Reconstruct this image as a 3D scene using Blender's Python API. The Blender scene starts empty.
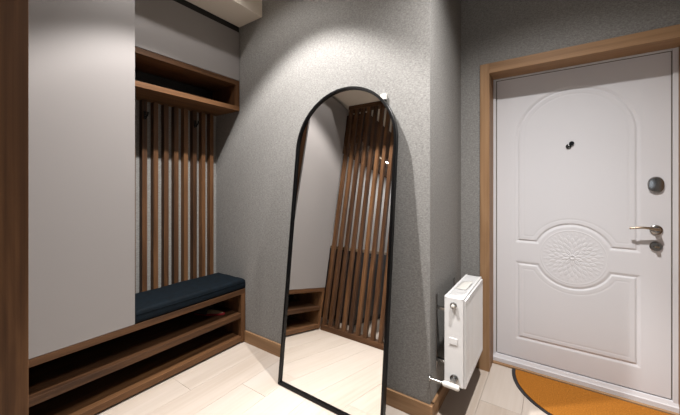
import bpy, bmesh, math, random
import numpy as np
from mathutils import Vector, Matrix
random.seed(7)
S = bpy.context.scene
COL = S.collection
R = math.radians

# ------------------------------------------------------------------ camera
FPX, YAW, CAM_H, HORIZON = 309.0, R(34.58), 1.27, 186.5
cam = bpy.data.cameras.new('camera')
cam.sensor_width = 36.0
cam.lens = FPX / 680 * 36
cam.shift_y = -(207.5 - HORIZON) / 680
cam.clip_start = 0.02
camo = bpy.data.objects.new('camera', cam)
COL.objects.link(camo)
camo.location = (0, 0, CAM_H)
camo.rotation_euler = (R(90), 0, YAW)
S.camera = camo

# ------------------------------------------------------------------ world, exposure
w = bpy.data.worlds.new('world')
S.world = w
w.use_nodes = True
w.node_tree.nodes['Background'].inputs[0].default_value = (0.75, 0.85, 1.0, 1)
w.node_tree.nodes['Background'].inputs[1].default_value = 0.4
S.view_settings.view_transform = 'Standard'
S.view_settings.look = 'None'
S.view_settings.gamma = 1
S.view_settings.use_curve_mapping = False
S.view_settings.exposure = 0.56

# downlights: x, y, flood watts, cone degrees, blend, label, core watts, core degrees   (built as lamps further down)
CEIL = 3.00
DOWNLIGHTS = [
    (-1.30, 0.97, 205, 95, 0.3, 'recessed round white downlight in the ceiling before the arched mirror', 120, 76),
    (-1.50, 0.95, 22, 132, 0.4, 'recessed round white downlight in the ceiling close to the cupboard soffit', 0, 60),
    (-0.05, 1.24, 190, 122, 1.0, 'recessed round white downlight in the ceiling before the white door', 110, 88),
]
LIGHT_COL = (1.0, 0.975, 0.95)
FILL_W = 9          # ambient fill lamp set outside the unseen, assumed rear window

# ------------------------------------------------------------------ materials
ALBEDO = 0.76     # overall reflectance of the finishes
def srgb(r, g, b):
    f = lambda c: (c / 255 / 12.92) if c / 255 <= 0.04045 else ((c / 255 + 0.055) / 1.055) ** 2.4
    return (f(r) * ALBEDO, f(g) * ALBEDO, f(b) * ALBEDO, 1)

def new_mat(name):
    m = bpy.data.materials.new(name)
    m.use_nodes = True
    nt = m.node_tree
    return m, nt, nt.nodes['Principled BSDF']

def plain(name, col, rough=0.5, metal=0.0, spec=0.5, noise=0.0, nscale=200, bump=0.0, sheen=0.0):
    m, nt, b = new_mat(name)
    b.inputs['Base Color'].default_value = col
    b.inputs['Roughness'].default_value = rough
    b.inputs['Metallic'].default_value = metal
    b.inputs['Specular IOR Level'].default_value = spec
    if sheen:
        b.inputs['Sheen Weight'].default_value = sheen
        b.inputs['Sheen Roughness'].default_value = 0.4
    if noise or bump:
        g = nt.nodes.new('ShaderNodeNewGeometry')
        n = nt.nodes.new('ShaderNodeTexNoise')
        n.inputs['Scale'].default_value = nscale
        n.inputs['Detail'].default_value = 3
        nt.links.new(g.outputs['Position'], n.inputs['Vector'])
        if noise:
            r = nt.nodes.new('ShaderNodeValToRGB')
            r.color_ramp.elements[0].position = 0.3
            r.color_ramp.elements[1].position = 0.7
            r.color_ramp.elements[0].color = tuple(c * (1 - noise) for c in col[:3]) + (1,)
            r.color_ramp.elements[1].color = tuple(min(1, c * (1 + noise)) for c in col[:3]) + (1,)
            nt.links.new(n.outputs['Fac'], r.inputs['Fac'])
            nt.links.new(r.outputs['Color'], b.inputs['Base Color'])
        if bump:
            bp = nt.nodes.new('ShaderNodeBump')
            bp.inputs['Strength'].default_value = bump
            bp.inputs['Distance'].default_value = 0.002
            nt.links.new(n.outputs['Fac'], bp.inputs['Height'])
            nt.links.new(bp.outputs['Normal'], b.inputs['Normal'])
    return m

def wood(name, axis, dark, mid, light, rough=0.5, scale=1.0, rand=0.25, spec=0.22):
    """grain runs along the world axis 0/1/2"""
    m, nt, b = new_mat(name)
    N, L = nt.nodes, nt.links
    g = N.new('ShaderNodeNewGeometry')
    oi = N.new('ShaderNodeObjectInfo')
    mul = N.new('ShaderNodeVectorMath'); mul.operation = 'MULTIPLY'
    st = [14 * scale] * 3
    st[axis] = 1.1 * scale
    mul.inputs[1].default_value = st
    L.new(g.outputs['Position'], mul.inputs[0])
    sc = N.new('ShaderNodeVectorMath'); sc.operation = 'SCALE'
    sc.inputs[0].default_value = (31.7, 17.3, 53.1)
    L.new(oi.outputs['Random'], sc.inputs['Scale'])
    add = N.new('ShaderNodeVectorMath'); add.operation = 'ADD'
    L.new(mul.outputs[0], add.inputs[0]); L.new(sc.outputs[0], add.inputs[1])
    n1 = N.new('ShaderNodeTexNoise')
    n1.inputs['Scale'].default_value = 1.0; n1.inputs['Detail'].default_value = 5
    n1.inputs['Roughness'].default_value = 0.6; n1.inputs['Distortion'].default_value = 0.8
    L.new(add.outputs[0], n1.inputs['Vector'])
    mul2 = N.new('ShaderNodeVectorMath'); mul2.operation = 'MULTIPLY'
    st2 = [9.0] * 3; st2[axis] = 0.5
    mul2.inputs[1].default_value = st2
    L.new(add.outputs[0], mul2.inputs[0])
    n2 = N.new('ShaderNodeTexNoise')
    n2.inputs['Scale'].default_value = 1.0; n2.inputs['Detail'].default_value = 3
    L.new(mul2.outputs[0], n2.inputs['Vector'])
    mx = N.new('ShaderNodeMath'); mx.operation = 'MULTIPLY_ADD'
    mx.inputs[1].default_value = 0.3
    L.new(n2.outputs['Fac'], mx.inputs[0])
    m7 = N.new('ShaderNodeMath'); m7.operation = 'MULTIPLY_ADD'
    m7.inputs[1].default_value = 0.7
    L.new(n1.outputs['Fac'], m7.inputs[0])
    rr = N.new('ShaderNodeMath'); rr.operation = 'MULTIPLY_ADD'
    rr.inputs[1].default_value = rand; rr.inputs[2].default_value = -rand / 2
    L.new(oi.outputs['Random'], rr.inputs[0])
    L.new(rr.outputs[0], m7.inputs[2])
    L.new(m7.outputs[0], mx.inputs[2])
    r = N.new('ShaderNodeValToRGB')
    r.color_ramp.elements[0].position = 0.28; r.color_ramp.elements[0].color = dark
    r.color_ramp.elements[1].position = 0.74; r.color_ramp.elements[1].color = light
    e = r.color_ramp.elements.new(0.5); e.color = mid
    L.new(mx.outputs[0], r.inputs['Fac'])
    L.new(r.outputs['Color'], b.inputs['Base Color'])
    b.inputs['Roughness'].default_value = rough
    b.inputs['Specular IOR Level'].default_value = spec
    bp = N.new('ShaderNodeBump')
    bp.inputs['Strength'].default_value = 0.15; bp.inputs['Distance'].default_value = 0.001
    L.new(n2.outputs['Fac'], bp.inputs['Height']); L.new(bp.outputs['Normal'], b.inputs['Normal'])
    return m

def wallpaper(name):
    m, nt, b = new_mat(name)
    N, L = nt.nodes, nt.links
    g = N.new('ShaderNodeNewGeometry')
    n1 = N.new('ShaderNodeTexNoise')
    n1.inputs['Scale'].default_value = 150; n1.inputs['Detail'].default_value = 2; n1.inputs['Roughness'].default_value = 0.7
    L.new(g.outputs['Position'], n1.inputs['Vector'])
    st = N.new('ShaderNodeVectorMath'); st.operation = 'MULTIPLY'; st.inputs[1].default_value = (60, 60, 260)
    L.new(g.outputs['Position'], st.inputs[0])
    n2 = N.new('ShaderNodeTexNoise'); n2.inputs['Scale'].default_value = 1; n2.inputs['Detail'].default_value = 2
    L.new(st.outputs[0], n2.inputs['Vector'])
    ad = N.new('ShaderNodeMath'); ad.operation = 'ADD'
    L.new(n1.outputs['Fac'], ad.inputs[0]); L.new(n2.outputs['Fac'], ad.inputs[1])
    hf = N.new('ShaderNodeMath'); hf.operation = 'MULTIPLY'; hf.inputs[1].default_value = 0.5
    L.new(ad.outputs[0], hf.inputs[0])
    r = N.new('ShaderNodeValToRGB')
    r.color_ramp.elements[0].position = 0.36; r.color_ramp.elements[0].color = srgb(122, 120, 117)
    r.color_ramp.elements[1].position = 0.64; r.color_ramp.elements[1].color = srgb(160, 158, 155)
    L.new(hf.outputs[0], r.inputs['Fac']); L.new(r.outputs['Color'], b.inputs['Base Color'])
    b.inputs['Roughness'].default_value = 0.85
    b.inputs['Specular IOR Level'].default_value = 0.2
    bp = N.new('ShaderNodeBump'); bp.inputs['Strength'].default_value = 0.35; bp.inputs['Distance'].default_value = 0.002
    L.new(hf.outputs[0], bp.inputs['Height']); L.new(bp.outputs['Normal'], b.inputs['Normal'])
    return m

WN = (srgb(50, 32, 21), srgb(89, 60, 38), srgb(126, 89, 58))          # walnut
OK = (srgb(134, 101, 71), srgb(163, 127, 93), srgb(181, 147, 112))     # oak of casing and baseboards
FL = (srgb(192, 177, 163), srgb(203, 190, 178), srgb(211, 200, 190))   # pale oak floor
M = {
    'wall': wallpaper('grey_woven_wallpaper'),
    'walnut_x': wood('walnut_grain_x', 0, *WN), 'walnut_y': wood('walnut_grain_y', 1, *WN), 'walnut_z': wood('walnut_grain_z', 2, *WN),
    'oak_x': wood('oak_grain_x', 0, *OK, rand=0.1), 'oak_y': wood('oak_grain_y', 1, *OK, rand=0.1), 'oak_z': wood('oak_grain_z', 2, *OK, rand=0.1),
    'plank': wood('pale_oak_plank', 1, *FL, rough=0.42, scale=0.55, rand=0.3, spec=0.35),
    'joint': plain('floor_joint', srgb(184, 168, 152), 0.8),
    'greige': plain('greige_lacquer', srgb(143, 138, 136), 0.42, spec=0.35),
    'door_white': plain('white_lacquer', srgb(233, 232, 236), 0.5, spec=0.35),
    'white_paint': plain('white_paint', srgb(236, 226, 212), 0.8, spec=0.2),
    'rad_white': plain('radiator_enamel', srgb(236, 235, 235), 0.35),
    'plastic': plain('white_plastic', srgb(225, 222, 216), 0.4),
    'black': plain('black_metal', srgb(6, 6, 7), 0.3, spec=0.25),
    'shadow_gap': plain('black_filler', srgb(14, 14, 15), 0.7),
    'mirror': plain('mirror_silver', (0.93, 0.93, 0.92, 1), 0.0, metal=1.0),
    'chrome': plain('brushed_nickel', srgb(170, 168, 166), 0.24, metal=1.0),
    'bronze': plain('warm_nickel', srgb(176, 158, 138), 0.28, metal=1.0),
    'velvet': plain('navy_velvet', srgb(4, 15, 23), 0.8, spec=0.15, noise=0.4, nscale=25),
    'coir': plain('mustard_coir', srgb(170, 108, 40), 0.95, spec=0.1, noise=0.28, nscale=160, bump=0.6),
    'rubber': plain('black_rubber', srgb(34, 34, 38), 0.7),
    'red': plain('red_trim', srgb(150, 22, 34), 0.6), 'cream': plain('cream_fabric', srgb(222, 206, 176), 0.85),
    'felt': plain('dark_grey_felt', srgb(48, 44, 44), 0.95, noise=0.2, nscale=300),
    'dark_front': plain('dark_cupboard_front', srgb(34, 32, 33), 0.5), 'counter': plain('beige_stone_top', srgb(176, 152, 124), 0.4, noise=0.12, nscale=30),
    'rear_wall': plain('light_grey_paint', srgb(206, 205, 206), 0.8), 'sill_dark': plain('dark_gasket', srgb(112, 104, 90), 0.7),
    'brass': plain('brass_fitting', srgb(200, 186, 160), 0.3, metal=1.0),
}
def emit(name, col, s):
    m, nt, b = new_mat(name)
    b.inputs['Emission Color'].default_value = col
    b.inputs['Emission Strength'].default_value = s
    b.inputs['Base Color'].default_value = col
    return m
M['strip'] = emit('strip_diffuser', (1, .88, .7, 1), .5)
M['lamp'] = emit('lamp_lens', (1, .95, .88, 1), 6)
def pane_mat():
    m, nt, b = new_mat('window_glass')
    t = nt.nodes.new('ShaderNodeBsdfTransparent'); g = nt.nodes.new('ShaderNodeBsdfGlossy')
    g.inputs['Roughness'].default_value = 0.02
    mx = nt.nodes.new('ShaderNodeMixShader'); mx.inputs[0].default_value = 0.06
    nt.links.new(t.outputs[0], mx.inputs[1]); nt.links.new(g.outputs[0], mx.inputs[2])
    nt.links.new(mx.outputs[0], nt.nodes['Material Output'].inputs[0])
    return m
M['pane'] = pane_mat()

# ------------------------------------------------------------------ helpers
def bx(bm, lo, hi, bevel=0.0, seg=2):
    t = bmesh.new()
    bmesh.ops.create_cube(t, size=1)
    for v in t.verts:
        v.co = Vector([(lo[i] + hi[i]) / 2 + v.co[i] * (hi[i] - lo[i]) for i in range(3)])
    if bevel:
        bmesh.ops.bevel(t, geom=t.edges[:], offset=bevel, segments=seg, affect='EDGES', profile=0.5)
    merge(bm, t)

def merge(bm, t, mat=None):
    me = bpy.data.meshes.new('tmp')
    t.to_mesh(me); t.free()
    if mat is not None: me.transform(mat)
    bm.from_mesh(me)
    bpy.data.meshes.remove(me)

def tube(bm, pts, rad, seg=14, caps=True):
    """round tube through points; rad scalar or per point"""
    pts = [Vector(p) for p in pts]
    n = len(pts)
    rings = []
    prev = None
    for i, p in enumerate(pts):
        d = (pts[min(i + 1, n - 1)] - pts[max(i - 1, 0)]).normalized()
        a = prev if prev is not None else (Vector((0, 0, 1)) if abs(d.z) < 0.9 else Vector((1, 0, 0)))
        u = (a - d * a.dot(d)).normalized(); v = d.cross(u); prev = u
        rr = rad[i] if isinstance(rad, (list, tuple)) else rad
        rings.append([bm.verts.new(p + rr * (math.cos(t) * u + math.sin(t) * v)) for t in [2 * math.pi * k / seg for k in range(seg)]])
    for a, b in zip(rings, rings[1:]):
        for k in range(seg):
            bm.faces.new((a[k], a[(k + 1) % seg], b[(k + 1) % seg], b[k]))
    if caps:
        bm.faces.new(rings[0][::-1]); bm.faces.new(rings[-1])

def lathe(bm, prof, origin, axis, seg=32, power=None):
    """prof: (radius, height along axis); power makes a squircle"""
    o = Vector(origin); ax = Vector(axis).normalized()
    u = ax.orthogonal().normalized()
    if abs(ax.z) < 0.9: u = Vector((0, 0, 1))
    v = ax.cross(u)
    rings = []
    for r, h in prof:
        if r < 1e-6:
            rings.append([bm.verts.new(o + ax * h)]); continue
        ring = []
        for k in range(seg):
            t = 2 * math.pi * k / seg
            c, s = math.cos(t), math.sin(t)
            q = 1.0 if not power else (abs(c) ** power + abs(s) ** power) ** (-1 / power)
            ring.append(bm.verts.new(o + ax * h + r * q * (c * u + s * v)))
        rings.append(ring)
    for a, b in zip(rings, rings[1:]):
        for k in range(seg):
            j = (k + 1) % seg
            if len(a) == 1 and len(b) == 1: continue
            if len(a) == 1: bm.faces.new((a[0], b[j], b[k]))
            elif len(b) == 1: bm.faces.new((a[k], a[j], b[0]))
            else: bm.faces.new((a[k], a[j], b[j], b[k]))

def prism(bm, pts, axis, a, b, bevel=0):
    """polygon pts (2D) extruded along axis index from a to b; the 2D axes are the other two in order"""
    t = bmesh.new()
    o = [i for i in range(3) if i != axis]
    def mk(p, h):
        c = [0, 0, 0]; c[o[0]], c[o[1]], c[axis] = p[0], p[1], h
        return t.verts.new(c)
    A = [mk(p, a) for p in pts]; B = [mk(p, b) for p in pts]
    t.faces.new(A[::-1]); t.faces.new(B)
    n = len(pts)
    for k in range(n):
        t.faces.new((A[k], A[(k + 1) % n], B[(k + 1) % n], B[k]))
    bmesh.ops.recalc_face_normals(t, faces=t.faces[:])
    if bevel:
        bmesh.ops.bevel(t, geom=t.edges[:], offset=bevel, segments=2, affect='EDGES', profile=0.5)
    merge(bm, t)

def props(o, label=None, cat=None, group=None, kind=None):
    for k, v in (('label', label), ('category', cat), ('group', group), ('kind', kind)):
        if v: o[k] = v
    return o

def empty(name, loc, rot=(0, 0, 0)):
    o = bpy.data.objects.new(name, None)
    o.empty_display_size = 0.1
    COL.objects.link(o)
    o.location = loc; o.rotation_euler = rot
    return o

def root_offset(p):
    v = Vector((0, 0, 0))
    while p is not None:
        v += p.location; p = p.parent
    return v

def obj(name, bm, mat, parent=None, smooth=False, local=False, angle=None):
    """links bm as one mesh object. Coordinates are world unless local."""
    bmesh.ops.recalc_face_normals(bm, faces=bm.faces[:])
    me = bpy.data.meshes.new(name)
    bm.to_mesh(me); bm.free()
    if parent is not None and not local:
        me.transform(Matrix.Translation(-root_offset(parent)))
    me.materials.append(M[mat])
    o = bpy.data.objects.new(name, me)
    COL.objects.link(o)
    o.parent = parent
    if smooth:
        me.polygons.foreach_set('use_smooth', [True] * len(me.polygons))
        if angle: me.set_sharp_from_angle(angle=R(angle))
    return o

def box(name, lo, hi, mat, parent=None, bevel=0.0015, local=False):
    bm = bmesh.new(); bx(bm, lo, hi, bevel)
    return obj(name, bm, mat, parent, local=local)

def structure(o): o['kind'] = 'structure'; return o

# ------------------------------------------------------------------ key dimensions (metres, camera above the origin)
XW = -2.487      # left wall
XC = -2.075      # cabinet fronts
YB = 1.65        # wall behind the mirror
XJ = -0.547      # short wall with the radiator
YD = 2.335       # wall of the entrance door
XR = 1.10        # right wall (out of view)
YP0, YP = 0.08, 0.18   # slat partition, back and front
XP = -1.0        # free end of the partition
YR = -3.6        # rear wall of the room behind the partition
SOF = 2.60       # underside of the soffit
SX = -1.88       # soffit front

# ------------------------------------------------------------------ setting
fl = structure(box('floor', (-2.6, YR - .2, -0.08), (XR + .2, 2.75, -0.012), 'joint', bevel=0))
PW, GAP = 0.2145, 0.0006
k = 0
x = -2.075 - 2 * PW
row = 0
seams = {}
while x < XR:
    y = YR - random.uniform(0, 1.6)
    if abs(x + 1.646) < 0.05: y = 1.281 - 2 * 1.9 - 1.9
    while y < 2.62:
        y1 = y + 1.9
        lo, hi = max(y, YR), min(y1, 2.62)
        if hi - lo > 0.02:
            box('plank', (x + GAP, lo + GAP, -0.0118), (x + PW - GAP, hi - GAP, 0.0), 'plank', fl, bevel=0.0008)
        y = y1
    x += PW

def wall(name, lo, hi, mat='wall'): return structure(box(name, lo, hi, mat, bevel=0))
wall('wall_left', (XW - .12, .12, 0), (XW, YB + .12, CEIL))
wall('wall_left_rear', (XW - .12, YR - .12, 0), (XW, .12, CEIL), 'rear_wall')
wall('wall_back', (XW, YB, 0), (XJ - .1, YB + .12, CEIL))
wall('wall_side', (XJ - .1, YB, 0), (XJ, 2.75, CEIL))
# wall of the door, with an opening
DX0, DX1, DTOP = -0.372, 0.590, 2.060
bm = bmesh.new()
bx(bm, (XJ, YD, 0), (DX0, 2.62, CEIL)); bx(bm, (DX1, YD, 0), (XR, 2.62, CEIL)); bx(bm, (DX0, YD, DTOP), (DX1, 2.62, CEIL))
structure(obj('wall_door', bm, 'wall'))
wall('wall_right', (XR, YR - .12, 0), (XR + .12, 2.62, CEIL), 'wall')
# rear wall, out of view, with a window opening added for the fill lamp
WX0, WX1, WZ0, WZ1 = -1.0, 0.8, 0.85, 2.35
bm = bmesh.new()
bx(bm, (XW, YR - .12, 0), (WX0, YR, CEIL)); bx(bm, (WX1, YR - .12, 0), (XR, YR, CEIL))
bx(bm, (WX0, YR - .12, 0), (WX1, YR, WZ0)); bx(bm, (WX0, YR - .12, WZ1), (WX1, YR, CEIL))
structure(obj('wall_rear', bm, 'rear_wall'))
win = structure(empty('fill_window_1', (0, YR - .06, WZ0)))  # assumed window, never in view, added to carry the fill light
bm = bmesh.new()
for a in (WX0, (WX0 + WX1) / 2 - .03, WX1 - .06): bx(bm, (a, YR - .09, WZ0), (a + .06, YR - .03, WZ1), .003)
for a in (WZ0, WZ1 - .06): bx(bm, (WX0, YR - .09, a), (WX1, YR - .03, a + .06), .003)
obj('window_frame', bm, 'rad_white', win)
mid = (WX0 + WX1) / 2
for a, b in ((WX0 + .06, mid - .03), (mid + .03, WX1 - .06)):
    box('pane', (a, YR - .065, WZ0 + .06), (b, YR - .055, WZ1 - .06), 'pane', win, bevel=0)
box('window_sill', (WX0 - .04, YR - .02, WZ0 - .03), (WX1 + .04, YR + .12, WZ0), 'rad_white', win)
al = bpy.data.lights.new('window_fill', 'AREA'); al.shape = 'RECTANGLE'; al.size = WX1 - WX0; al.size_y = WZ1 - WZ0  # area lamp added as ambient fill for the hallway
al.energy = FILL_W; al.color = (0.82, 0.91, 1.0)
ao = bpy.data.objects.new('window_fill', al); COL.objects.link(ao)
ao.location = (mid, YR - .2, (WZ0 + WZ1) / 2); ao.rotation_euler = (R(90), 0, 0)

# ceiling and its dropped soffits
ce = structure(box('ceiling', (XW - .12, YR - .12, CEIL), (XR + .12, 2.75, CEIL + .1), 'white_paint', bevel=0))
bm = bmesh.new()
prism(bm, [(-2.16, YB), (SX, YB), (SX, .66), (XR, .66), (XR, -.9), (-2.16, -.9)], 2, SOF, CEIL)
so = structure(obj('trim_2', bm, 'white_paint'))
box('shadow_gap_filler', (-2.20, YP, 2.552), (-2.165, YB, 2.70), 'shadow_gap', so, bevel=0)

# baseboards
structure(box('baseboard_back', (XC, YB - .015, 0), (XJ + .0155, YB, .092), 'oak_x', bevel=.002))
structure(box('baseboard_side', (XJ, YB, 0), (XJ + .015, YD, .092), 'oak_y', bevel=.002))
structure(box('baseboard_door', (XJ + .015, YD - .015, 0), (-.419, YD, .092), 'oak_x', bevel=.002))
structure(box('baseboard_right', (DX1 + .065, YD - .015, 0), (XR, YD, .092), 'oak_x', bevel=.002))

# ------------------------------------------------------------------ recessed downlights
for (lx, ly, e, cone, blend, lab, ce_w, ce_deg) in DOWNLIGHTS:
    t = props(empty('downlight', (lx, ly, CEIL)), lab, 'ceiling light', 'recessed ceiling downlights')
    bm = bmesh.new()
    lathe(bm, [(.034, .0), (.036, -.004), (.046, -.006), (.048, -.003), (.048, 0)], (lx, ly, CEIL), (0, 0, 1))
    obj('ring', bm, 'rad_white', t, True, angle=40)
    bm = bmesh.new()
    lathe(bm, [(0, -.001), (.034, -.001)], (lx, ly, CEIL), (0, 0, 1))
    obj('lens', bm, 'lamp', t)
    for watts, deg, bl in ((e, cone, blend), (ce_w, ce_deg, 1.0)):     # reflector flood and brighter core of the same lamp
        if not watts: continue
        l = bpy.data.lights.new('downlight_beam', 'SPOT')
        l.energy = watts; l.spot_size = R(deg); l.spot_blend = bl; l.shadow_soft_size = 0.025; l.color = LIGHT_COL
        lo = bpy.data.objects.new('downlight_beam', l); COL.objects.link(lo)
        lo.parent = t; lo.location = (0, 0, -.03)

# ------------------------------------------------------------------ door casing (oak)
tr = structure(empty('trim_1', (.109, YD, 0)))
CW = .06
for (a, b) in ((-.418, -.358), (.576, .636)):
    box('casing_board', (a, YD - .016, 0), (b, YD, 2.113), 'oak_z', tr, bevel=.002)
for (a, b) in ((-.372, -.358), (.576, .590)):
    box('reveal_board', (a, YD, 0), (b, 2.505, 2.060), 'oak_z', tr, bevel=.001)
box('head_casing_board', (-.358, YD - .016, 2.045), (.576, YD, 2.113), 'oak_x', tr, bevel=.002)
box('head_reveal_board', (-.358, YD, 2.046), (.576, 2.505, 2.060), 'oak_x', tr, bevel=.001)
box('threshold_strip', (-.358, 2.452, 0), (.576, 2.475, .014), 'oak_x', tr, bevel=.003)

# ------------------------------------------------------------------ entrance door
dr = structure(empty('door_1', (.109, 2.50, 0)))
dr['label'] = 'white front door with arched panel and round flower medallion'
FX0, FX1 = -.358, .576
LX0, LX1, LZ0, LZ1 = -.3345, .5475, .072, 2.030
LY = 2.492                                   # face of the leaf
bm = bmesh.new()
bx(bm, (FX0, 2.484, .0), (LX0 - .006, 2.56, 2.046), .002); bx(bm, (LX1 + .006, 2.484, .0), (FX1, 2.56, 2.046), .002)
bx(bm, (LX0 - .006, 2.484, LZ1 + .006), (LX1 + .006, 2.56, 2.046), .002)
obj('door_frame', bm, 'door_white', dr)
bm = bmesh.new()
prism(bm, [(2.475, 0), (2.475, .038), (2.479, .044), (2.486, .0645), (2.56, .0665), (2.56, 0)], 0, FX0, FX1)
obj('door_sill', bm, 'door_white', dr)
bm = bmesh.new()
for lo, hi in (((LX0 - .0062, 2.497, LZ0), (LX0 - .001, 2.55, LZ1)), ((LX1 + .001, 2.497, LZ0), (LX1 + .0062, 2.55, LZ1)),
               ((LX0 - .006, 2.497, LZ1 + .001), (LX1 + .006, 2.55, LZ1 + .0062))): bx(bm, lo, hi)
obj('gasket', bm, 'sill_dark', dr)

PCX, PHW = .1025, .3045                      # panel centre line, half width
MZ, MR = .816, .207                          # medallion
def leaf_mesh():
    nx, nz = 253, 560
    xs = np.linspace(LX0, LX1, nx); zs = np.linspace(LZ0, LZ1, nz)
    Xg, Zg = np.meshgrid(xs, zs)
    dx = Xg - PCX
    circ = MR - np.hypot(dx, Zg - MZ)
    spring = 1.598
    arch = np.where(Zg > spring, np.hypot(dx, Zg - spring) - PHW, np.abs(dx) - PHW)
    up = np.maximum(np.maximum(arch, .895 - Zg), circ)
    lowp = np.maximum.reduce([np.abs(dx) - PHW, Zg - .7325, .220 - Zg, circ])
    h = np.zeros_like(Xg)
    for d in (up, lowp):
        # routed groove: steep inner wall, softer outer wall, then a fine line further in
        h -= .0055 * np.clip(np.minimum((d + .008) / .008, (.016 - d) / .016), 0, 1)
        h -= .0012 * np.clip(1 - np.abs(d + .034) / .006, 0, 1)
    for sx in (LX0 + .085, LX1 - .115):
        h -= .0006 * np.clip(1 - np.abs(Xg - sx) / .005, 0, 1)
    co = np.stack([Xg, LY - h, Zg], -1).reshape(-1, 3)
    idx = np.arange(nx * nz).reshape(nz, nx)
    q = np.stack([idx[:-1, :-1], idx[:-1, 1:], idx[1:, 1:], idx[1:, :-1]], -1).reshape(-1, 4)
    # closed back: four corner vertices
    nb = len(co)
    back = np.array([[LX0, LY + .05, LZ0], [LX1, LY + .05, LZ0], [LX1, LY + .05, LZ1], [LX0, LY + .05, LZ1]])
    faces = q.tolist()
    faces.append([nb + 3, nb + 2, nb + 1, nb])
    faces.append(idx[0, ::-1].tolist() + [nb, nb + 1]); faces.append(idx[-1, :].tolist() + [nb + 2, nb + 3])
    faces.append(idx[:, 0].tolist() + [nb + 3, nb]); faces.append(idx[::-1, -1].tolist() + [nb + 1, nb + 2])
    me = bpy.data.meshes.new('leaf')
    me.from_pydata(np.vstack([co, back]).tolist(), [], faces)
    me.transform(Matrix.Translation(-root_offset(dr)))
    me.polygons.foreach_set('use_smooth', [True] * len(me.polygons))
    me.set_sharp_from_angle(angle=R(60))
    me.materials.append(M['door_white'])
    o = bpy.data.objects.new('leaf', me); COL.objects.link(o); o.parent = dr
    return o
leaf = leaf_mesh()

def medallion():
    nr, na = 66, 384
    rr = np.linspace(0.0005, .178, nr); aa = np.linspace(0, 2 * math.pi, na, endpoint=False)
    Rg, Ag = np.meshgrid(rr, aa, indexing='ij')
    h = np.zeros_like(Rg)
    def petals(n, r0, r1, width, phase, amp):
        global_h = np.zeros_like(Rg)
        st = 2 * math.pi / n
        a = (Ag - phase + st / 2) % st - st / 2
        t = (Rg - r0) / (r1 - r0)
        ok = (t > 0) & (t < 1)
        half = width * np.sqrt(np.clip(np.sin(np.clip(t, 0, 1) * math.pi) * (0.55 + .9 * t), 1e-6, None))
        s = np.abs(a * Rg) / half
        prof = np.clip(1 - s ** 2, 0, 1) * (1 - .75 * np.exp(-(s / .28) ** 2))
        return np.where(ok, amp * prof, 0)
    h += petals(10, .014, .054, .0095, math.pi / 10, .0028)
    h += petals(10, .044, .074, .0085, 0, .0022)
    h += petals(20, .068, .098, .0085, math.pi / 20, .0024)
    h += petals(20, .092, .124, .0095, 0, .0022)
    h += petals(20, .114, .142, .0085, math.pi / 20, .0018)
    h += petals(40, .142, .158, .005, 0, .0012)
    h += .004 * np.exp(-((Rg - .012) / .004) ** 2)
    h += .0012 * np.clip(1 - np.abs(Rg - .172) / .004, 0, 1)
    edge = np.clip((.178 - Rg) / .004, 0, 1)
    h = (h + .0008) * edge - .0005
    X = PCX + Rg * np.cos(Ag); Z = MZ - .004 + Rg * np.sin(Ag)
    co = np.stack([X, LY - h, Z], -1).reshape(-1, 3)
    idx = np.arange(nr * na).reshape(nr, na)
    nxt = np.roll(idx, -1, axis=1)
    q = np.stack([idx[:-1], nxt[:-1], nxt[1:], idx[1:]], -1).reshape(-1, 4).tolist()
    q.append(idx[0, ::-1].tolist())
    me = bpy.data.meshes.new('medallion')
    me.from_pydata(co.tolist(), [], q)
    me.transform(Matrix.Translation(-root_offset(leaf)))
    me.polygons.foreach_set('use_smooth', [True] * len(me.polygons))
    me.materials.append(M['door_white'])
    o = bpy.data.objects.new('medallion', me); COL.objects.link(o); o.parent = leaf
    o['label'] = 'round flower relief medallion'
medallion()

def door_lathe(name, x, z, prof, mat, seg=36, power=None, parent=dr, sm=True):
    bm = bmesh.new(); lathe(bm, prof, (x, LY, z), (0, -1, 0), seg, power)
    return obj(name, bm, mat, parent, sm, angle=35)
HX, HZ = .487, 1.021
lk = door_lathe('night_latch', .4865, 1.279, [(.040, 0), (.040, .006), (.037, .011), (.032, .0125), (0, .0125)], 'chrome', power=2.3)
for v in lk.data.vertices:
    v.co.x = .3775 + (v.co.x - .3775) * .87
    v.co.z = 1.279 + (v.co.z - 1.279) * 1.18
lk['label'] = 'round brushed nickel lock plate'
hd = empty('door_handle', (0, 0, 0)); hd.parent = dr; hd.location = Vector((HX, LY, HZ)) - dr.location
hd['label'] = 'curved nickel lever handle'
def hobj(name, bm, mat): return obj(name, bm, mat, hd, True, angle=40)
bm = bmesh.new(); lathe(bm, [(.028, 0), (.028, .006), (.024, .010), (.013, .011), (.012, .045), (.010, .052), (0, .053)], (HX, LY, HZ), (0, -1, 0))
hobj('rosette', bm, 'chrome')
bm = bmesh.new()
N = 14
pts = []; rad = []
for i in range(N):
    t = i / (N - 1)
    pts.append((HX + .008 - .128 * t, LY - .046 - .010 * math.sin(t * 2.6), HZ + .003 + .012 * math.sin(t * math.pi) * .8 + .002 * t))
    rad.append(.0085 - .003 * t)
tube(bm, pts, rad)
hobj('lever', bm, 'bronze')
cy = door_lathe('lock_escutcheon', .487, .926, [(.028, 0), (.028, .006), (.024, .010), (.012, .0105), (.011, .014), (0, .014)], 'chrome')
bm = bmesh.new(); bx(bm, (.4785, LY - .035, .922), (.4955, LY - .013, .930), .002)
obj('thumb_turn', bm, 'bronze', cy)
pe = door_lathe('peephole', .083, 1.529, [(.015, 0), (.015, .005), (.011, .008), (.007, .008), (.006, .004), (0, .004)], 'black')
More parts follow.
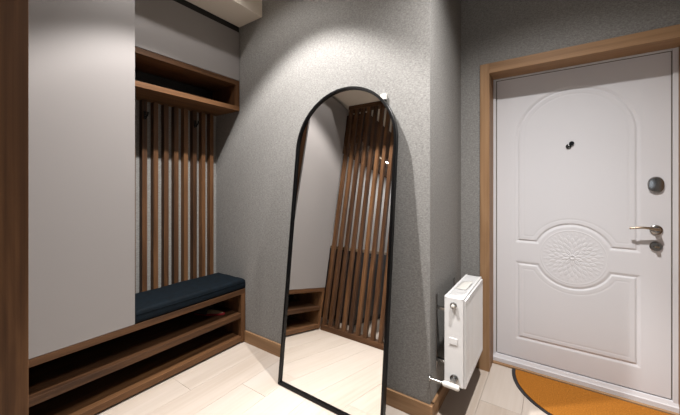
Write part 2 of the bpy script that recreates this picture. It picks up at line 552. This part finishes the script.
bm = bmesh.new(); lathe(bm, [(0, .004), (.0125, .004), (.0135, .007), (.0125, .0095), (0, .0095)], (.099, LY, 1.548), (0, -1, 0), 24)
obj('peephole_cover', bm, 'black', pe, True, angle=35)
bm = bmesh.new(); lathe(bm, [(.0065, .0081), (.0085, .0095), (.0075, .0085)], (.083, LY, 1.529), (0, -1, 0), 24)
obj('lens_ring', bm, 'chrome', pe, True)

# ------------------------------------------------------------------ doormat (half round)
mt = props(empty('doormat', (.186, 2.45, 0)), 'half-round mustard coir doormat with black rubber rim before the white door', 'doormat')
def half(a, b, y, n=48): return [(.186 - a * math.cos(math.pi * i / n), y - b * math.sin(math.pi * i / n)) for i in range(n + 1)]
bm = bmesh.new(); prism(bm, half(.42, .44, 2.450), 2, 0.0005, .007)
obj('rubber_rim', bm, 'rubber', mt)
bm = bmesh.new(); prism(bm, half(.398, .418, 2.440), 2, .0071, .0125, .0015)
obj('coir_pile', bm, 'coir', mt)

# ------------------------------------------------------------------ shoe bench
YE = 1.645
sb = props(empty('shoe_bench', (-2.28, .91, 0)), 'long low walnut shoe bench with two open shelves along the wall', 'bench')
G = .002
box('bench_top', (XW + G, YP + .002, .397), (XC, YE, .435), 'walnut_y', sb)
box('shelf', (XW + G, YP + .042, .205), (XC - .002, YE - .04, .243), 'walnut_y', sb)
box('shelf', (XW + G, YP + .042, .016), (XC - .002, YE - .04, .056), 'walnut_y', sb)
box('side_panel', (XW + G, YE - .04, .010), (XC, YE, .397), 'walnut_z', sb)
box('side_panel', (XW + G, YP + .002, .010), (XC, YP + .042, .397), 'walnut_z', sb)
box('back_panel', (XW + G, YP + .042, .056), (XW + .012, YE - .04, .397), 'shadow_gap', sb, bevel=0)  # near-black colour paints in the deep shade of the shelf recesses
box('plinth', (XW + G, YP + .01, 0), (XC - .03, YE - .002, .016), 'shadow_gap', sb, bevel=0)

# ------------------------------------------------------------------ tall cupboard
YS = .8326
tc = props(empty('tall_cupboard', (-2.28, .5, .435)), 'tall cupboard with one flat greige door standing on the shoe bench', 'cupboard')
box('door', (XC - .020, YP + .002, .4385), (XC, YS, 2.55), 'greige', tc, bevel=.0012)
bm = bmesh.new()
bx(bm, (XW + G, YS - .022, .435), (XC - .022, YS - .003, 2.55)); bx(bm, (XW + G, YP + .004, .435), (XC - .022, YP + .022, 2.55))
bx(bm, (XW + G, YP + .022, 2.53), (XC - .022, YS - .022, 2.55)); bx(bm, (XW + G, YP + .022, .435), (XW + .012, YS - .022, 2.53))
obj('carcass', bm, 'walnut_z', tc)

# ------------------------------------------------------------------ overhead cabinet with open walnut shelf
oc = props(empty('overhead_cabinet', (-2.28, 1.24, 1.899)), 'overhead cupboard with greige flap above an open walnut shelf box', 'cupboard')
XO = -2.15       # its front stands back from the tall cupboard
box('flap', (XO - .020, YS + .003, 2.149), (XO, YE, 2.55), 'greige', oc, bevel=.0012)
box('top_board', (XW + G, YS + .003, 2.109), (XO - .001, YE, 2.1465), 'walnut_y', oc)
box('bottom_board', (XW + G, YS + .003, 1.899), (XO - .001, YE, 1.935), 'walnut_y', oc)
box('side_board', (XW + G, YE - .038, 1.935), (XO - .001, YE, 2.109), 'walnut_z', oc)
box('side_board', (XW + G, YS + .003, 1.935), (XO - .001, YS + .022, 2.109), 'walnut_z', oc)
box('back_board', (XW + G, YS + .022, 1.935), (XW + .014, YE - .038, 2.109), 'shadow_gap', oc, bevel=0)  # shade inside the open box is put into this black colour
box('carcass_top', (XW + G, YS + .003, 2.53), (XO - .022, YE, 2.55), 'walnut_y', oc, bevel=0)

# ------------------------------------------------------------------ wall slats with coat hooks
sp = props(empty('coat_rack', (XW, 1.24, .435)), 'coat rack of upright walnut slats with black hooks above the bench cushion', 'coat rack')
SLF = XW + .047
first = None
ys = [1.0258 + .0765 * i for i in range(-2, 8)]
for y in ys:
    if first is None:
        first = box('slat', (XW + .0005, y, .437), (SLF, y + .034, 1.8985), 'walnut_z', sp)
        y_first = y
    else:
        c = first.copy(); COL.objects.link(c); c.parent = sp; c.location = (0, y - y_first, 0)
for y in (ys[2] + .017, ys[7] + .017):
    z = 1.79
    bm = bmesh.new()
    bx(bm, (SLF, y - .009, z - .035), (SLF + .006, y + .009, z + .028), .003)
    tube(bm, [(SLF + .003, y, z - .01), (SLF + .035, y, z - .012), (SLF + .048, y, z - .002), (SLF + .052, y, z + .016)], [.006, .006, .006, .007])
    tube(bm, [(SLF + .003, y, z - .024), (SLF + .02, y, z - .028), (SLF + .028, y, z - .018)], .005)
    obj('coat_hook', bm, 'black', sp, True, angle=40)['label'] = 'black coat hook'

# ------------------------------------------------------------------ bench cushion
def cushion():
    bm = bmesh.new()
    x0, x1, y0, y1, z0, z1 = SLF + .004, XC - .004, YS + .004, YE + .001, .4355, .515
    nx, ny = 22, 40
    def topz(u, v):
        e = min(u, 1 - u) * (x1 - x0); g = min(v, 1 - v) * (y1 - y0)
        m = min(e, g)
        rnd = .022
        z = z1 + .006 * (4 * u * (1 - u)) ** .5 * (4 * v * (1 - v)) ** .5
        if m < rnd: z -= rnd - math.sqrt(max(0, rnd * rnd - (rnd - m) ** 2))
        z += .0022 * math.sin(13 * v + 5 * u) * math.sin(9 * u + 3 * v) 
        return z
    U = [0, .005, .012, .025, .04, .06] + [i / 16 for i in range(2, 15)] + [.94, .96, .975, .988, .995, 1]
    V = [0, .003, .007, .012, .02, .03] + [i / 30 for i in range(2, 29)] + [.97, .98, .988, .993, .997, 1]
    g = [[bm.verts.new((x0 + u * (x1 - x0), y0 + v * (y1 - y0), topz(u, v))) for v in V] for u in U]
    for i in range(len(U) - 1):
        for j in range(len(V) - 1): bm.faces.new((g[i][j], g[i + 1][j], g[i + 1][j + 1], g[i][j + 1]))
    rim = [g[0][j] for j in range(len(V))] + [g[i][-1] for i in range(1, len(U))] + [g[-1][j] for j in range(len(V) - 2, -1, -1)] + [g[i][0] for i in range(len(U) - 2, 0, -1)]
    prev = rim
    for zz, off in ((.487, .0015), (.470, .003), (.452, .002), (.441, -.002), (z0, -.008)):
        ring = []
        for v in rim:
            px = v.co.x + (off if abs(v.co.x - x1) < 1e-5 else 0)
            ring.append(bm.verts.new((px, v.co.y, zz)))
        n = len(rim)
        for a in range(n): bm.faces.new((prev[a], ring[a], ring[(a + 1) % n], prev[(a + 1) % n]))
        prev = ring
    bm.faces.new(prev)
    return bm
cu = props(empty('bench_cushion', (-2.26, 1.24, .435)), 'dark navy velvet seat cushion lying on the shoe bench', 'cushion')
obj('cushion_body', cushion(), 'velvet', cu, True, angle=50)
bm = bmesh.new(); tube(bm, [(XC - .002, YS + .006, .489), (XC - .001, 1.24, .489), (XC - .002, YE - .004, .489)], .0028, 8)
obj('piping', bm, 'velvet', cu, True)

# ------------------------------------------------------------------ slipper on the shelf
sl = props(empty('slipper', (-2.285, 1.455, .243), (0, 0, math.atan2(1.51 - 1.40, -2.18 + 2.40))), 'dark felt slipper with cream insole and red rim on the upper bench shelf', 'slipper')
def sole(s, n=36):
    P = []
    for i in range(n):
        t = 2 * math.pi * i / n
        xx = .132 * math.cos(t); wv = .043 - .008 * math.cos(t)
        P.append((xx * s, wv * math.sin(t) * s))
    return P
bm = bmesh.new(); prism(bm, sole(1.0), 2, 0.0005, .016, .003); obj('sole', bm, 'red', sl, local=True)
bm = bmesh.new(); prism(bm, sole(.90), 2, .0161, .0185, .001); obj('insole', bm, 'cream', sl, local=True)
bm = bmesh.new()
rows = []
for i in range(11):
    xx = -.128 + .135 * i / 10
    wv = (.051) * math.sqrt(max(.05, 1 - (xx / .134) ** 2)) + .001
    hh = .012 + .040 * math.sqrt(i / 10)
    rows.append([bm.verts.new((xx, wv * math.cos(math.pi * k / 12), .013 + hh * math.sin(math.pi * k / 12))) for k in range(13)])
for a, b in zip(rows, rows[1:]):
    for k in range(12): bm.faces.new((a[k], a[k + 1], b[k + 1], b[k]))
up = obj('upper', bm, 'felt', sl, True, local=True)
md = up.modifiers.new('thick', 'SOLIDIFY'); md.thickness = .004

# ------------------------------------------------------------------ arched floor mirror
ALPHA = R(6.4)
MW, ML, FT, FD = .372, 1.905, .016, .030      # half width, length, frame face, frame depth
mr = props(empty('floor_mirror', (-1.083, 1.405, 0.003), (-ALPHA, 0, 0)), 'tall arched floor mirror in a thin black frame leaning on the grey wall', 'mirror')
def archpath(hw, top, bottom, n=40):
    sp_ = top - hw
    P = [(-hw, bottom)]
    for i in range(n + 1):
        t = math.pi - math.pi * i / n
        P.append((hw * math.cos(t), sp_ + hw * math.sin(t)))
    P.append((hw, bottom))
    return P
bm = bmesh.new()
A = archpath(MW, ML, 0); B = archpath(MW - FT, ML - FT, FT)
def ring(P, y): return [bm.verts.new((p[0], y, p[1])) for p in P]
r = [ring(archpath(MW - .0015, ML - .0015, .0015), 0), ring(A, .0015), ring(A, FD), ring(B, FD), ring(B, .0012), ring(archpath(MW - FT + .0012, ML - FT + .0012, FT - .0012), 0)]
n = len(A)
for i in range(6):
    a, b = r[i], r[(i + 1) % 6]
    for j in range(n): bm.faces.new((a[j], a[(j + 1) % n], b[(j + 1) % n], b[j]))
obj('frame', bm, 'black', mr, True, local=True, angle=30)
bm = bmesh.new()
C_ = archpath(MW - FT - .0003, ML - FT - .0003, FT + .0003)
a = [bm.verts.new((p[0], .013, p[1])) for p in C_]; b = [bm.verts.new((p[0], .017, p[1])) for p in C_]
bm.faces.new(a); bm.faces.new(b[::-1])
for j in range(n): bm.faces.new((a[j], a[(j + 1) % n], b[(j + 1) % n], b[j]))
obj('glass', bm, 'mirror', mr, local=True)
bm = bmesh.new()
a = [bm.verts.new((p[0], .018, p[1])) for p in C_]; b = [bm.verts.new((p[0], .026, p[1])) for p in C_]
bm.faces.new(a); bm.faces.new(b[::-1])
for j in range(n): bm.faces.new((a[j], a[(j + 1) % n], b[(j + 1) % n], b[j]))
obj('back_board', bm, 'black', mr, local=True)

# white wall bracket that steadies the mirror
bm = bmesh.new(); bx(bm, (-.836, YB - .02, 1.778), (-.800, YB - .0005, 1.812), .003)
props(obj('wall_bracket', bm, 'plastic'), 'small white wall bracket behind the rim of the arched mirror', 'bracket')

# ------------------------------------------------------------------ radiator
RX0, RX1, RY0, RY1, RZ0, RZ1 = -.485, -.387, 1.70, 2.20, .205, .678
ra = props(empty('radiator', (-.436, 1.95, RZ0)), 'white steel panel radiator on the short grey wall beside the door', 'radiator')
def ribbed(name, xf, sgn):
    bm = bmesh.new()
    nseg = 14
    ya, yb = RY0 + .012, RY1 - .012
    prof = [(ya, 0)]
    p = (yb - ya) / nseg
    for i in range(nseg):
        s = ya + i * p
        prof += [(s + p * .12, 0), (s + p * .28, -.007), (s + p * .72, -.007), (s + p * .88, 0)]
    prof.append((yb, 0))
    za, zb = RZ0 + .03, RZ1 - .045
    rows = []
    for z, sc in ((RZ0, 0), (za - .012, 0), (za, 1), (zb, 1), (zb + .012, 0), (RZ1 - .012, 0)):
        rows.append([bm.verts.new((xf + sgn * d * sc, y, z)) for y, d in prof])
    for a, b in zip(rows, rows[1:]):
        for k in range(len(prof) - 1): bm.faces.new((a[k], a[k + 1], b[k + 1], b[k]))
    o = obj(name, bm, 'rad_white', ra)
    m = o.modifiers.new('thick', 'SOLIDIFY'); m.thickness = .010; m.offset = -sgn if sgn > 0 else 1
    return o
ribbed('front_panel', RX1 - .0005, 1)
bm = bmesh.new(); bx(bm, (RX0 + .001, RY0 + .012, RZ0), (RX0 + .012, RY1 - .012, RZ1 - .012), .003); obj('rear_panel', bm, 'rad_white', ra)
bm = bmesh.new()
for i in range(24):
    y = RY0 + .02 + i * .0195
    bx(bm, (RX0 + .014, y, RZ0 + .03), (RX1 - .014, y + .004, RZ1 - .03))
obj('convector_fins', bm, 'rad_white', ra)
for ya, yb in ((RY0, RY0 + .011), (RY1 - .011, RY1)):
    box('side_cover', (RX0, ya, RZ0 + .002), (RX1, yb, RZ1 - .002), 'rad_white', ra, bevel=.003)
bm = bmesh.new()
bx(bm, (RX0, RY0, RZ1 - .010), (RX0 + .012, RY1, RZ1), .002); bx(bm, (RX1 - .012, RY0, RZ1 - .010), (RX1, RY1, RZ1), .002)
for i in range(26):
    y = RY0 + .004 + i * (RY1 - RY0 - .02) / 25
    bx(bm, (RX0 + .012, y, RZ1 - .008), (RX1 - .012, y + .0135, RZ1 - .002))
obj('top_grille', bm, 'rad_white', ra)
bm = bmesh.new(); lathe(bm, [(.017, 0), (.017, .010), (.013, .013), (0, .013)], (-.436, RY0, RZ1 - .042), (0, -1, 0), 24)
pl = obj('vent_plug', bm, 'chrome', ra, True, angle=35)
bm = bmesh.new(); lathe(bm, [(.009, .0131), (.009, .020), (.006, .022), (0, .022)], (-.436, RY0, RZ1 - .042), (0, -1, 0), 20)
obj('vent_key', bm, 'plastic', pl, True, angle=35)
bm = bmesh.new(); bx(bm, (-.458, RY0 - .004, .428), (-.416, RY0, .462), .0018); obj('end_clip', bm, 'rad_white', ra)
# lower connection: plug, valve body and chrome pipe into the wall
bm = bmesh.new(); lathe(bm, [(.022, 0), (.022, .008), (.018, .012), (.014, .013), (.014, .050), (0, .050)], (-.432, RY0, RZ0 + .042), (0, -1, 0), 24)
vp = obj('valve_union', bm, 'chrome', ra, True, angle=35)
bm = bmesh.new()
tube(bm, [(-.395, RY0 - .052, RZ0 + .030), (-.405, RY0 - .052, RZ0 + .030), (-.470, RY0 - .052, RZ0 + .030), (-.478, RY0 - .052, RZ0 + .030)], [.012, .0145, .0145, .011], 16)
tube(bm, [(-.432, RY0 - .052, RZ0 + .030), (-.432, RY0 - .03, RZ0 + .042)], .013, 14)
obj('valve_body', bm, 'plastic', ra, True, angle=40)
bm = bmesh.new()
tube(bm, [(-.470, RY0 - .052, RZ0 + .030), (XJ + .001, RY0 - .052, RZ0 + .030)], .0075, 12)
lathe(bm, [(.016, 0), (.016, .003), (.009, .006)], (XJ + .0005, RY0 - .052, RZ0 + .030), (1, 0, 0), 20)
obj('supply_pipe', bm, 'chrome', ra, True, angle=40)
for y in (RY0 + .06, RY1 - .06):
    bm = bmesh.new()
    bx(bm, (XJ + .0005, y - .012, RZ0 + .03), (XJ + .004, y + .012, RZ1 - .02), .001)
    bx(bm, (XJ + .004, y - .010, RZ1 - .10), (RX0 + .001, y + .010, RZ1 - .085), .001); bx(bm, (XJ + .004, y - .010, RZ0 + .08), (RX0 + .001, y + .010, RZ0 + .095), .001)
    obj('wall_bracket', bm, 'chrome', ra)
# folded paper on the grille
bm = bmesh.new()
g = []
for i in range(9):
    u = i / 8
    g.append([bm.verts.new((-.470 + .06 * v + .010 * u, 1.86 + .14 * u, RZ1 + .0015 + .016 * u * u * (0.3 + .7 * v))) for v in (0, .33, .66, 1)])
for a, b in zip(g, g[1:]):
    for j in range(3): bm.faces.new((a[j], a[j + 1], b[j + 1], b[j]))
pt = props(obj('paper_tag', bm, 'plastic', None, True), 'white paper slip with a curled end lying on the radiator grille', 'paper')
md = pt.modifiers.new('thick', 'SOLIDIFY'); md.thickness = .0008

# ------------------------------------------------------------------ slat partition, seen in the mirror and as the post beside the camera
pa = props(empty('slat_partition', (-1.53, .13, 0)), 'floor-to-ceiling walnut slat partition with a wide end post beside the cupboard', 'partition')
box('bottom_rail', (XC + .002, YP0, .0005), (XP - .04, YP, .052), 'walnut_x', pa)
box('top_rail', (XC + .002, YP0, SOF - .05), (XP - .04, YP, SOF - .0005), 'walnut_x', pa)
box('post', (XP - .04, YP0, .0005), (XP, YP, SOF - .0005), 'walnut_z', pa, bevel=.001)
PITCH = .0855
x = -2.066
f0 = None
while x < XP - .10:
    if f0 is None:
        f0 = box('slat', (x, YP - .05, .052), (x + .040, YP - .008, SOF - .05), 'walnut_z', pa); x0_ = x
    else:
        c = f0.copy(); COL.objects.link(c); c.parent = pa; c.location = (x - x0_, 0, 0)
    x += PITCH

# ------------------------------------------------------------------ room behind the partition
kb = props(empty('base_cupboard', (-2.2, -1.3, 0)), 'dark base cupboard along the left wall behind the slat partition', 'cupboard')
box('body', (XW + .002, -2.4, .08), (-1.92, -.25, .86), 'dark_front', kb)
box('plinth', (XW + .002, -2.38, 0), (-1.96, -.27, .08), 'shadow_gap', kb)
for i in range(4):
    y = -2.4 + i * .5375
    d = box('door', (-1.92, y + .002, .085), (-1.90, y + .5355, .855), 'dark_front', kb)
    bm = bmesh.new(); bx(bm, (-1.90, y + .2, .80), (-1.885, y + .34, .812), .002); obj('handle', bm, 'chrome', d)
props(box('countertop', (XW + .002, -2.42, .86), (-1.88, -.23, .895), 'counter'), 'beige stone countertop on the dark base cupboard', 'countertop')
wc = props(empty('wall_cupboard', (-2.3, -1.3, 2.2)), 'walnut wall cupboard under the ceiling behind the slat partition', 'cupboard')
box('body', (XW + .002, -2.4, 2.2), (-1.95, -.05, 2.598), 'walnut_y', wc)
for i in range(4):
    y = -2.4 + i * .5875
    box('door', (-1.95, y + .002, 2.19), (-1.93, y + .5855, 2.596), 'walnut_z', wc)
st = props(empty('strip_light', (-2.0, -1.3, 2.19)), 'slim light strip under the walnut wall cupboard', 'light')
box('housing', (-2.015, -2.3, 2.180), (-1.985, -.6, 2.1895), 'rad_white', st, bevel=0)
box('diffuser', (-2.012, -2.29, 2.1775), (-1.988, -.61, 2.180), 'strip', st, bevel=0)
l = bpy.data.lights.new('strip_glow', 'AREA'); l.shape = 'RECTANGLE'; l.size = .02; l.size_y = 1.46; l.energy = 9; l.color = (1, .95, .9)
lo = bpy.data.objects.new('strip_glow', l); COL.objects.link(lo); lo.parent = st; lo.location = (0, -.25, -.014)
